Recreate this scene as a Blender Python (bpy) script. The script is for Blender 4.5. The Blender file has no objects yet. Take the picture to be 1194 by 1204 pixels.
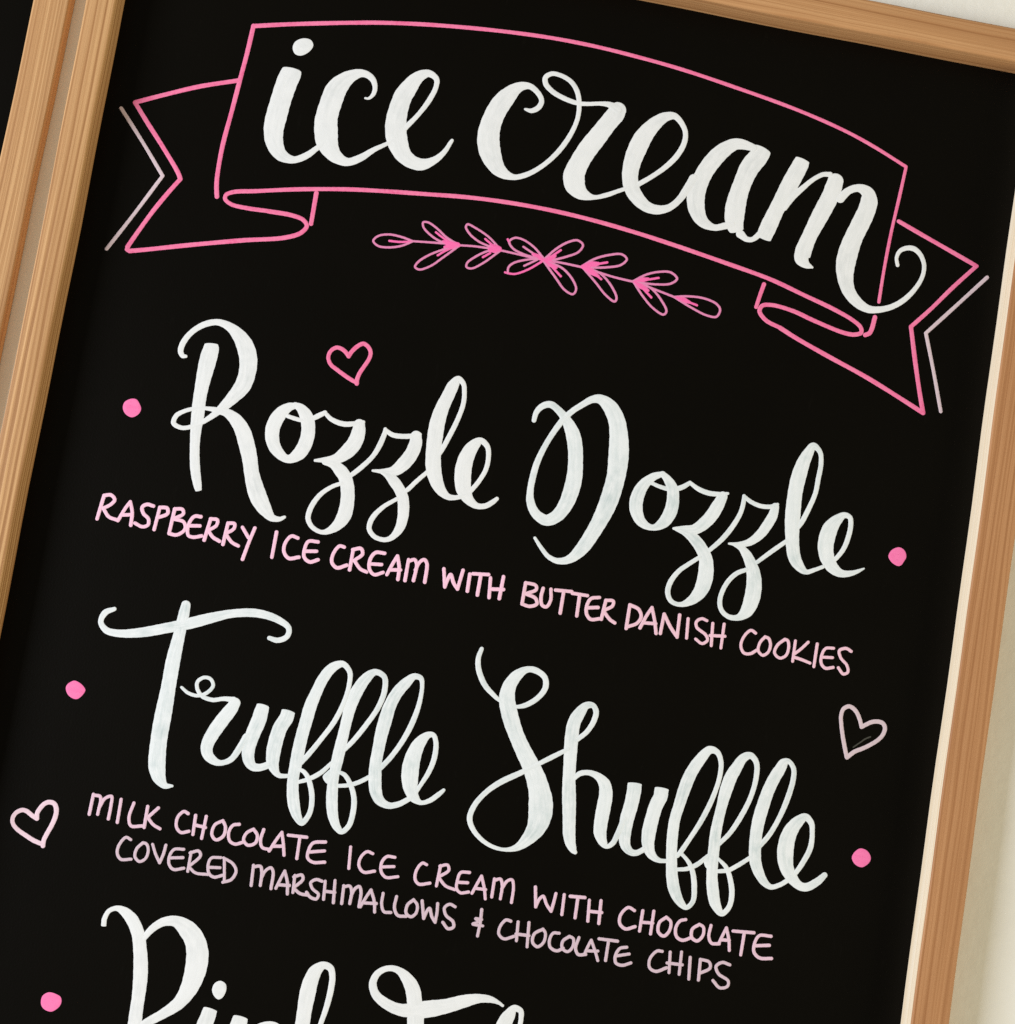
import bpy, bmesh, math, random
import numpy as np
from mathutils import Matrix, Vector

# ---------------------------------------------------------------- camera, light, exposure
# World: board face is the plane y = 0, x to the right, z up, metres.
scene = bpy.context.scene
col = scene.collection
cam_data = bpy.data.cameras.new("camera")
cam_data.sensor_fit = 'HORIZONTAL'
cam_data.sensor_width = 36.0
cam_data.lens = 45.2261
cam_data.clip_start = 0.01
cam_data.clip_end = 50.0
cam = bpy.data.objects.new("camera", cam_data)
col.objects.link(cam)
cam.matrix_world = Matrix([[0.984344, -0.173229, -0.032541, -0.021995], [-0.04539, -0.070735, -0.996462, -0.708879], [0.170314, 0.982338, -0.07749, -0.060504], [0.0, 0.0, 0.0, 1.0]])
scene.camera = cam

world = bpy.data.worlds.new("World")
scene.world = world
world.use_nodes = True
bg = world.node_tree.nodes["Background"]
bg.inputs["Color"].default_value = (1.0, 0.91, 0.70, 1)
bg.inputs["Strength"].default_value = 0.34

def area_lamp(name, loc, target, size, power, color):
    l = bpy.data.lights.new(name, 'AREA')
    l.shape = 'RECTANGLE'; l.size = size[0]; l.size_y = size[1]
    l.energy = power; l.color = color
    o = bpy.data.objects.new(name, l); col.objects.link(o)
    o.location = loc
    o.rotation_euler = (Vector(target) - Vector(loc)).to_track_quat('-Z', 'Y').to_euler()
    return o
area_lamp("window_light", (-2.6, -1.60, -0.40), (0.0, 0.0, -0.02), (1.2, 1.2), 106.0, (0.95, 0.98, 1.05))
area_lamp("fill_light", (2.25, -0.95, -0.55), (0.0, 0.0, -0.02), (1.2, 1.0), 27.0, (1.0, 0.88, 0.58))  # added warm fill, brightens the left inner edge and the wall shadow

scene.view_settings.view_transform = 'Standard'
scene.view_settings.look = 'None'
scene.view_settings.gamma = 1.0
scene.view_settings.exposure = 0.0
scene.view_settings.use_curve_mapping = False
scene.cycles.use_denoising = False
scene.cycles.max_bounces = 6

# ---------------------------------------------------------------- helpers
def tag(o, label=None, cat=None, group=None, kind=None):
    for k, v in (("label", label), ("category", cat), ("group", group), ("kind", kind)):
        if v: o[k] = v
    return o

def empty(name, loc=(0, 0, 0), parent=None):
    o = bpy.data.objects.new(name, None)
    o.empty_display_size = 0.02
    o.location = loc
    col.objects.link(o)
    if parent: o.parent = parent
    return o

def mesh_obj(name, me, mats, parent=None):
    for m in mats: me.materials.append(m)
    o = bpy.data.objects.new(name, me)
    col.objects.link(o)
    if parent: o.parent = parent
    return o

class Nodes:
    def __init__(self, name):
        self.m = bpy.data.materials.new(name); self.m.use_nodes = True
        self.t = self.m.node_tree
        self.b = self.t.nodes["Principled BSDF"]
    def n(self, typ, **kw):
        nd = self.t.nodes.new(typ)
        for k, v in kw.items(): setattr(nd, k, v)
        return nd
    def l(self, a, b): self.t.links.new(a, b)
    def mapping(self, src, scale=(1, 1, 1), rot=(0, 0, 0)):
        mp = self.n("ShaderNodeMapping"); mp.inputs["Scale"].default_value = scale
        mp.inputs["Rotation"].default_value = rot
        self.l(src, mp.inputs["Vector"]); return mp.outputs["Vector"]
    def noise(self, vec, scale, detail=4, rough=.55, dist=0.0):
        nd = self.n("ShaderNodeTexNoise"); nd.inputs["Scale"].default_value = scale
        nd.inputs["Detail"].default_value = detail; nd.inputs["Roughness"].default_value = rough
        nd.inputs["Distortion"].default_value = dist
        self.l(vec, nd.inputs["Vector"]); return nd.outputs["Fac"]
    def ramp(self, fac, stops):
        r = self.n("ShaderNodeValToRGB"); e = r.color_ramp.elements
        while len(e) < len(stops): e.new(0.5)
        for el, (p, c) in zip(e, stops):
            el.position = p; el.color = (*c, 1) if len(c) == 3 else c
        self.l(fac, r.inputs["Fac"]); return r.outputs["Color"]
    def mix(self, fac, a, b, mode='MIX'):
        x = self.n("ShaderNodeMix", data_type='RGBA', blend_type=mode)
        for s, v in ((0, fac), (6, a), (7, b)):
            if isinstance(v, (int, float)): x.inputs[s].default_value = v
            elif isinstance(v, tuple): x.inputs[s].default_value = (*v, 1)
            else: self.l(v, x.inputs[s])
        return x.outputs[2]
    def math(self, op, a, b=None):
        x = self.n("ShaderNodeMath", operation=op)
        for i, v in enumerate((a, b)):
            if v is None: continue
            if isinstance(v, (int, float)): x.inputs[i].default_value = v
            else: self.l(v, x.inputs[i])
        return x.outputs[0]
    def bump(self, h, strength, dist):
        b = self.n("ShaderNodeBump"); b.inputs["Strength"].default_value = strength
        b.inputs["Distance"].default_value = dist
        self.l(h, b.inputs["Height"]); self.l(b.outputs["Normal"], self.b.inputs["Normal"])

# ---------------------------------------------------------------- materials
def pine(name, light, mid, dark, seed):
    """Pine with straight grain along the UV's first axis (metres along the rail)."""
    M = Nodes(name)
    uv = M.n("ShaderNodeUVMap"); uv.uv_map = "grain"
    add = M.n("ShaderNodeVectorMath", operation='ADD')
    add.inputs[1].default_value = (seed * 3.1, seed * 1.7, 0)
    M.l(uv.outputs["UV"], add.inputs[0]); v = add.outputs[0]
    warp = M.noise(M.mapping(v, (5, 60, 1)), 1.0, 2)
    w2 = M.n("ShaderNodeVectorMath", operation='MULTIPLY_ADD')
    comb = M.n("ShaderNodeCombineXYZ"); M.l(warp, comb.inputs["Y"])
    w2.inputs[1].default_value = (0, .006, 0)
    M.l(comb.outputs[0], w2.inputs[0]); M.l(v, w2.inputs[2])
    rings = M.noise(M.mapping(w2.outputs[0], (1.0, 520, 1)), 1.0, 2, .5)
    fine = M.noise(M.mapping(v, (16, 1700, 1)), 1.0, 3, .6)
    broad = M.noise(M.mapping(v, (4, 60, 1)), 1.0, 3, .5)
    c = M.ramp(rings, [(.36, dark), (.47, mid), (.55, light), (.66, light), (.76, mid)])
    c = M.mix(M.math('MULTIPLY', fine, .50), c, dark)
    c = M.mix(M.ramp(broad, [(.42, (0, 0, 0)), (.68, (.5, .5, .5))]), c, dark)
    pores = M.ramp(M.noise(M.mapping(v, (90, 2600, 1)), 1.0, 2, .7), [(.66, (0, 0, 0)), (.76, (.55, .55, .55))])
    c = M.mix(pores, c, tuple(x * .5 for x in dark))
    M.l(c, M.b.inputs["Base Color"])
    M.b.inputs["Roughness"].default_value = .52
    M.b.inputs["Specular IOR Level"].default_value = .25
    M.bump(M.math('ADD', fine, M.math('MULTIPLY', rings, 1.4)), .35, .0005)
    return M.m

def chalkboard_black():
    M = Nodes("chalkboard_black")
    tc = M.n("ShaderNodeTexCoord")
    n1 = M.noise(tc.outputs["Object"], 5, 5, .6)
    n2 = M.noise(M.mapping(tc.outputs["Object"], (40, 40, 9)), 6, 4, .7)
    c = M.ramp(n1, [(.3, (.0021, .0017, .0011)), (.7, (.0029, .0024, .0016))])
    c = M.mix(M.ramp(n2, [(.62, (0, 0, 0)), (.8, (.25, .25, .25))]), c, (.009, .0078, .0064))
    M.l(c, M.b.inputs["Base Color"])
    M.b.inputs["Roughness"].default_value = .40
    M.b.inputs["Specular IOR Level"].default_value = .062
    M.bump(M.noise(tc.outputs["Object"], 900, 3, .6), .25, .0003)
    return M.m

def paint(name, full, thin, amount, edge, mottle=1.0, rough=.6, grain=1.0):
    """Marker or brush paint: UV 'stroke' holds (mm along the stroke, -1..1 across it)."""
    M = Nodes(name)
    uv = M.n("ShaderNodeUVMap"); uv.uv_map = "stroke"
    sep = M.n("ShaderNodeSeparateXYZ"); M.l(uv.outputs["UV"], sep.inputs[0])
    tc = M.n("ShaderNodeTexCoord")
    streak = M.noise(M.mapping(uv.outputs["UV"], (.07, 2.6, 1)), 1.0, 3, .6)
    blot = M.noise(tc.outputs["Object"], 150 * mottle, 4, .6)
    big = M.noise(tc.outputs["Object"], 34 * mottle, 3, .5)
    across = M.math('ABSOLUTE', sep.outputs["Y"])
    centre = M.math('SUBTRACT', 1.0, M.math('POWER', across, 2.5))      # paint pools at the stroke's edges
    cover = M.math('ADD', M.math('MULTIPLY', streak, .55), M.math('MULTIPLY', blot, .45))
    thinness = M.ramp(cover, [(.40, (0, 0, 0)), (.66, (1, 1, 1))])
    area = M.ramp(big, [(.36, (.25, .25, .25)), (.66, (1, 1, 1))])
    f = M.math('MULTIPLY', thinness, area)
    f = M.math('MULTIPLY', f, M.math('ADD', 1 - edge, M.math('MULTIPLY', centre, edge)))
    f = M.math('MULTIPLY', f, amount)
    speck = M.ramp(M.noise(tc.outputs["Object"], 1900, 2, .7), [(.60, (0, 0, 0)), (.74, (.55, .55, .55))])   # board grain showing through
    c = M.mix(f, full, thin)
    c = M.mix(M.math('MULTIPLY', speck, grain), c, tuple(x * .45 for x in thin))
    M.l(c, M.b.inputs["Base Color"])
    M.b.inputs["Roughness"].default_value = rough
    M.b.inputs["Specular IOR Level"].default_value = .25
    M.bump(M.math('ADD', M.noise(tc.outputs["Object"], 1500, 3, .6), streak), .25, .0002)
    return M.m

def plaster():
    M = Nodes("cream_plaster")
    tc = M.n("ShaderNodeTexCoord")
    n1 = M.noise(tc.outputs["Object"], 14, 5, .6); n2 = M.noise(tc.outputs["Object"], 160, 4, .6)
    c = M.ramp(n1, [(.3, (.84, .838, .79)), (.7, (.90, .90, .865))])
    c = M.mix(M.math('MULTIPLY', n2, .25), c, (.76, .745, .68))
    M.l(c, M.b.inputs["Base Color"])
    M.b.inputs["Roughness"].default_value = .85
    M.b.inputs["Specular IOR Level"].default_value = .15
    M.bump(M.math('ADD', n1, M.math('MULTIPLY', n2, .5)), .3, .002)
    return M.m

LIGHT_PINE = ((.75, .465, .225), (.625, .36, .163), (.39, .192, .076))
RED_PINE = ((.57, .30, .142), (.485, .238, .105), (.34, .148, .058))
LIT_PINE = ((.95, .84, .67), (.93, .795, .60), (.84, .68, .47))
BLACK = chalkboard_black()
WHITE = paint("white_brush_paint", (.835, .86, .89), (.61, .65, .675), .70, .30, grain=.12)
THIN_WHITE = paint("thin_white_brush_paint", (.83, .875, .915), (.50, .60, .625), .95, .5, grain=.15)
PINK = paint("pink_marker", (.92, .235, .44), (.80, .09, .27), 1.0, .05, 3.2)
SPRIG_PINK = paint("rose_marker", (.97, .17, .47), (.90, .12, .40), .9, .1, 2.0)
SPRIG_LINE = paint("dusty_rose_marker", (.78, .27, .50), (.68, .18, .40), .8, .2, 2.5)
DOT_PINK = paint("bright_pink_marker", (.97, .215, .49), (.92, .155, .42), .8, .1, 2.0)
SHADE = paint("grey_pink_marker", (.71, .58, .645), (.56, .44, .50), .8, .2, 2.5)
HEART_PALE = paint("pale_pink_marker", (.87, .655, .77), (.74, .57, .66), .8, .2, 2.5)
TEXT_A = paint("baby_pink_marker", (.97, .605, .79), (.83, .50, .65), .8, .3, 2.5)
TEXT_A2 = paint("baby_pink_falloff_marker", (.90, .585, .715), (.77, .49, .60), .8, .3, 2.5)  # baby pink again, light falloff towards the right put into the colour
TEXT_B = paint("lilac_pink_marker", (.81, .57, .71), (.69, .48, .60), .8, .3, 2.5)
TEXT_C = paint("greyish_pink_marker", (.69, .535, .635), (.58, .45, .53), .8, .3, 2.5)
GREY = paint("chalk_smear", (.06, .06, .05), (.03, .03, .025), .8, .2, 2.5)

# ---------------------------------------------------------------- wall
bm = bmesh.new()
for x0, x1, z0, z1, y0, y1 in ((-1.6, 1.6, -1.4, 1.2, .0045, .10),):
    vs = [bm.verts.new((x, y, z)) for x in (x0, x1) for y in (y0, y1) for z in (z0, z1)]
    for f in ((0, 1, 5, 4), (2, 6, 7, 3), (0, 2, 3, 1), (4, 5, 7, 6), (0, 4, 6, 2), (1, 3, 7, 5)):
        bm.faces.new([vs[i] for i in f])
bmesh.ops.recalc_face_normals(bm, faces=bm.faces)
me = bpy.data.meshes.new("wall"); bm.to_mesh(me); bm.free()
wall = mesh_obj("wall", me, [plaster()])
tag(wall, "cream plaster wall behind the two framed boards", "wall", kind="structure")

# ---------------------------------------------------------------- framed boards
FRONT, BACK = -.015, .0040          # rails stand 15 mm proud of the board face

def rail(corners, mats, parent, inner_mat=0, bevel=.0011, label=None, front=FRONT):
    """corners: outer start, outer end, inner end, inner start as (x, z); grain runs start to end."""
    bm = bmesh.new()
    f = [bm.verts.new((x, front, z)) for x, z in corners]
    b = [bm.verts.new((x, BACK, z)) for x, z in corners]
    bm.faces.new(f); bm.faces.new(b[::-1])
    sides = []
    for i in range(4):
        j = (i + 1) % 4
        sides.append(bm.faces.new((f[i], b[i], b[j], f[j])))
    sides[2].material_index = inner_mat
    bmesh.ops.recalc_face_normals(bm, faces=bm.faces)
    long_front = [e for e in bm.edges if {e.verts[0], e.verts[1]} in ({f[0], f[1]}, {f[2], f[3]})]
    bmesh.ops.bevel(bm, geom=long_front, offset=bevel, segments=4, profile=.5, affect='EDGES', material=0)
    o_s, o_e = Vector(corners[0]), Vector(corners[1])
    ax = (o_e - o_s).normalized(); nx = Vector((-ax.y, ax.x))
    # cut along the length so the edge can be very slightly uneven
    L = (o_e - o_s).length; n = 40
    for k in range(1, n):
        p = o_s + ax * (L * k / n)
        bmesh.ops.bisect_plane(bm, geom=bm.verts[:] + bm.edges[:] + bm.faces[:], plane_co=(p.x, 0, p.y), plane_no=(ax.x, 0, ax.y))
    rnd = random.Random(int(abs(corners[0][0] * 1e4)) + 3)
    ph = [rnd.uniform(0, 6.3) for _ in range(4)]
    uvl = bm.loops.layers.uv.new("grain")
    for v in bm.verts:
        t = (Vector((v.co.x, v.co.z)) - o_s).dot(ax)
        w = .00022 * math.sin(t * 23 + ph[0]) + .00014 * math.sin(t * 61 + ph[1])
        v.co.x += nx.x * w; v.co.z += nx.y * w
        v.co.y += .00015 * math.sin(t * 31 + ph[2])
    for face in bm.faces:
        face.smooth = True
        for lp in face.loops:
            c = lp.vert.co
            d = Vector((c.x, c.z)) - o_s
            lp[uvl].uv = (d.dot(ax), d.dot(nx) + c.y * 1.0)
    me = bpy.data.meshes.new("frame_rail"); bm.to_mesh(me); bm.free()
    me.set_sharp_from_angle(angle=math.radians(50))
    o = mesh_obj("frame_rail", me, mats, parent)
    if label: o["label"] = label
    return o

def panel(x0a, x1a, z0, z1, parent):
    bm = bmesh.new()
    vs = [bm.verts.new((x, y, z)) for x in (x0a, x1a) for y in (0, .0036) for z in (z0, z1)]
    for f in ((0, 1, 5, 4), (2, 6, 7, 3), (0, 2, 3, 1), (4, 5, 7, 6), (0, 4, 6, 2), (1, 3, 7, 5)):
        bm.faces.new([vs[i] for i in f])
    bmesh.ops.recalc_face_normals(bm, faces=bm.faces)
    me = bpy.data.meshes.new("panel"); bm.to_mesh(me); bm.free()
    return mesh_obj("panel", me, [BLACK], parent)

board = empty("menu_board", (0, 0, 0))
tag(board, "black chalkboard menu in a pine frame, hand lettered with ice cream flavours", "menu board")
g = .00015
TLi, TRi, BRi, BLi = (-.2620, .3016), (.2583, .2980), (.2640, -.5000), (-.2572, -.5000)
TLo, TRo, BRo, BLo = (-.2785, .3210), (.2790, .3172), (.2848, -.5200), (-.2722, -.5200)
pine_left = pine("pine_left", *LIGHT_PINE, 5.9)
pine_right = pine("pine_right", *RED_PINE, 4.7)
pine_top = pine("pine_top", *[tuple((a * .45 + b * .55) for a, b in zip(p, q)) for p, q in zip(LIGHT_PINE, RED_PINE)], 7.9)
pine_edge = pine("pine_lit_edge", *LIT_PINE, 2.2)  # strong light on the right rail's inner edge, put into the wood colour
pine_low = pine("pine_low", *LIGHT_PINE, 11.4)
rail((BLo, TLo, TLi, BLi), [pine_left], board, bevel=.0012, label="light golden pine rail")
rail((TLo, TRo, TRi, TLi), [pine_top], board, bevel=.0018)
rail((TRo, BRo, BRi, TRi), [pine_right, pine_edge], board, inner_mat=1, label="reddish pine rail with strong light painted into its inner edge colour")
rail((BRo, BLo, BLi, BRi), [pine_low], board)
panel(-.2655, .2675, -.5035, .3045, board)

other = empty("chalkboard", (-.59, 0, 0))
tag(other, "second black chalkboard in a pine frame, cut off at the far left", "chalkboard")
ox = .59
def sh(p): return (p[0] + ox, p[1])
oTRi, oBRi, oTLi, oBLi = (-.3110, .300), (-.3108, -.500), (-.826, .300), (-.826, -.500)
oTRo, oBRo, oTLo, oBLo = (-.2907, .320), (-.2905, -.520), (-.846, .320), (-.846, -.520)
pine_other = pine("pine_neighbour", *LIGHT_PINE, 15.2)
rail(tuple(map(sh, (oBRi, oTRi, oTRo, oBRo))), [pine_other], other, bevel=.0016, front=-.0038)
rail(tuple(map(sh, (oTLo, oTRo, oTRi, oTLi))), [pine_other], other, front=-.0038)
rail(tuple(map(sh, (oBRo, oBLo, oBLi, oBRi))), [pine_other], other, front=-.0038)
rail(tuple(map(sh, (oBLo, oTLo, oTLi, oBLi))), [pine_other], other, front=-.0038)
panel(-.830 + ox, -.307 + ox, -.5035, .3035, other)

# ---------------------------------------------------------------- hand lettering
def catmull(P, closed=False, step=.35):
    P = np.array(P, float); n = len(P)
    if n == 2 and not closed:
        m = max(2, int(np.hypot(*(P[1] - P[0])[:2]) / step)); t = np.linspace(0, 1, m + 1)[:, None]
        return P[0] * (1 - t) + P[1] * t
    Q = np.vstack([P[-1], P, P[0], P[1]]) if closed else np.vstack([2 * P[0] - P[1], P, 2 * P[-1] - P[-2]])
    out = []
    for i in range(len(Q) - 3):
        p0, p1, p2, p3 = Q[i:i + 4]
        d = [max(np.hypot(*(b - a)[:2]) ** .5, 1e-4) for a, b in ((p0, p1), (p1, p2), (p2, p3))]
        t1 = d[0]; t2 = t1 + d[1]; t3 = t2 + d[2]
        m = max(2, int(d[1] ** 2 / step))
        for j in range(m):
            t = t1 + (t2 - t1) * j / m
            A1 = (t1 - t) / t1 * p0 + t / t1 * p1
            A2 = (t2 - t) / (t2 - t1) * p1 + (t - t1) / (t2 - t1) * p2
            A3 = (t3 - t) / (t3 - t2) * p2 + (t - t2) / (t3 - t2) * p3
            B1 = (t2 - t) / t2 * A1 + t / t2 * A2
            B2 = (t3 - t) / (t3 - t1) * A2 + (t - t1) / (t3 - t1) * A3
            out.append((t2 - t) / (t2 - t1) * B1 + (t - t1) / (t2 - t1) * B2)
    if not closed: out.append(P[-1])
    return np.array(out)

PROFILE = ((-1, 0), (-.86, .55), (-.5, .9), (0, 1), (.5, .9), (.86, .55), (1, 0))
counter = [0]
def add_stroke(bm, uvl, kind, cap, pts):
    """One pull of the brush: a low domed ribbon of paint on the board face (points in mm)."""
    counter[0] += 1
    rnd = random.Random(counter[0] * 7 + 1)
    lift = .025 + .0035 * (counter[0] % 9)
    if kind == 'F':
        C = catmull([p[:2] for p in pts], True, .3)
        mid = C.mean(0); uo = rnd.uniform(0, 400)
        rings = []
        for s, h in ((1, 0), (.93, .07), (.6, .10)):
            rings.append([bm.verts.new(((mid[0] + (x - mid[0]) * s) / 1000, -(lift + h) / 1000, (mid[1] + (z - mid[1]) * s) / 1000)) for x, z in C])
        cv = bm.verts.new((mid[0] / 1000, -(lift + .105) / 1000, mid[1] / 1000))
        n = len(C); faces = []
        for a, b in zip(rings, rings[1:]):
            for i in range(n): faces.append(bm.faces.new((a[i], a[(i + 1) % n], b[(i + 1) % n], b[i])))
        for i in range(n): faces.append(bm.faces.new((rings[-1][i], rings[-1][(i + 1) % n], cv)))
        for f in faces:
            f.smooth = True
            for lp in f.loops:
                lp[uvl].uv = (uo + lp.vert.co.x * 1000, (lp.vert.co.z * 1000 - mid[1]) / 8)
        return
    if kind == 'P': C = np.vstack([catmull(pts[i:i + 2]) for i in range(len(pts) - 1)])
    else: C = catmull(pts)
    keep = [0] + [i for i in range(1, len(C)) if np.hypot(*(C[i] - C[i - 1])[:2]) > .02]
    C = C[keep]
    D = np.gradient(C[:, :2], axis=0); D /= np.maximum(np.hypot(D[:, 0], D[:, 1]), 1e-6)[:, None]
    S = np.concatenate([[0], np.cumsum(np.hypot(*np.diff(C[:, :2], axis=0).T))])
    rows = []                                          # (x, z, dx, dz, half width, mm along)
    r0, r1 = C[0, 2] / 2, C[-1, 2] / 2
    for t in np.linspace(math.pi / 2, 0, 7)[:-1]:
        rows.append((*(C[0, :2] - D[0] * cap * r0 * math.sin(t)), *D[0], max(r0 * math.cos(t), .012), -r0 * math.sin(t)))
    for c, d, s in zip(C, D, S): rows.append((c[0], c[1], d[0], d[1], c[2] / 2, s))
    for t in np.linspace(0, math.pi / 2, 7)[1:]:
        rows.append((*(C[-1, :2] + D[-1] * cap * r1 * math.sin(t)), *D[-1], max(r1 * math.cos(t), .012), S[-1] + r1 * math.sin(t)))
    ph = [rnd.uniform(0, 6.3) for _ in range(6)]; uo = rnd.uniform(0, 400)
    verts = []
    for x, z, dx, dz, r, s in rows:
        nx, nz = -dz, dx
        ra = r * (1 + .012 * math.sin(s * 1.1 + ph[0]) + .035 * math.sin(s * .21 + ph[3])) + min(.05, r * .08) * (math.sin(s * 2.3 + ph[1]) * .5 + math.sin(s * 6.1 + ph[2]) * .5)
        rb = r * (1 + .012 * math.sin(s * 1.3 + ph[3]) + .035 * math.sin(s * .21 + ph[3])) + min(.05, r * .08) * (math.sin(s * 2.7 + ph[4]) * .5 + math.sin(s * 5.7 + ph[5]) * .5)
        h = min(.11, r * .12); row = []
        for o, k in PROFILE:
            w = o * (rb if o > 0 else ra)
            row.append(bm.verts.new(((x + nx * w) / 1000, -(lift + k * h + s * .00025) / 1000, (z + nz * w) / 1000)))
        verts.append((row, s))
    for (a, sa), (b, sb) in zip(verts, verts[1:]):
        for i in range(len(PROFILE) - 1):
            f = bm.faces.new((a[i], a[i + 1], b[i + 1], b[i])); f.smooth = True
            for lp, (s, o) in zip(f.loops, ((sa, PROFILE[i][0]), (sa, PROFILE[i + 1][0]), (sb, PROFILE[i + 1][0]), (sb, PROFILE[i][0]))):
                lp[uvl].uv = (uo + s, o)

def lettering(name, key, mats, parent, pick=None, label=None):
    bm = bmesh.new(); uvl = bm.loops.layers.uv.new("stroke")
    for i, (kind, cap, pts) in enumerate(STROKES[key]):
        n0 = len(bm.faces)
        add_stroke(bm, uvl, kind, cap, pts)
        if pick:
            bm.faces.ensure_lookup_table()
            mi = pick(i, kind, pts)
            for f in bm.faces[n0:]: f.material_index = mi
    bm.normal_update()
    for f in bm.faces:
        if f.normal.y > 0: f.normal_flip()
    me = bpy.data.meshes.new(name); bm.to_mesh(me); bm.free()
    o = mesh_obj(name, me, mats, parent)
    if label: o["label"] = label
    return o

def unpack(text):
    """One stroke per line: kind, cap length, then x,z,width triples in hundredths of a millimetre."""
    out = []
    for ln in text.strip().splitlines():
        t = ln.split()
        v = [int(a) / 100 for a in t[2].split(',')]
        out.append((t[0], float(t[1]), [tuple(v[i:i + 3]) for i in range(0, len(v), 3)]))
    return out

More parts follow.
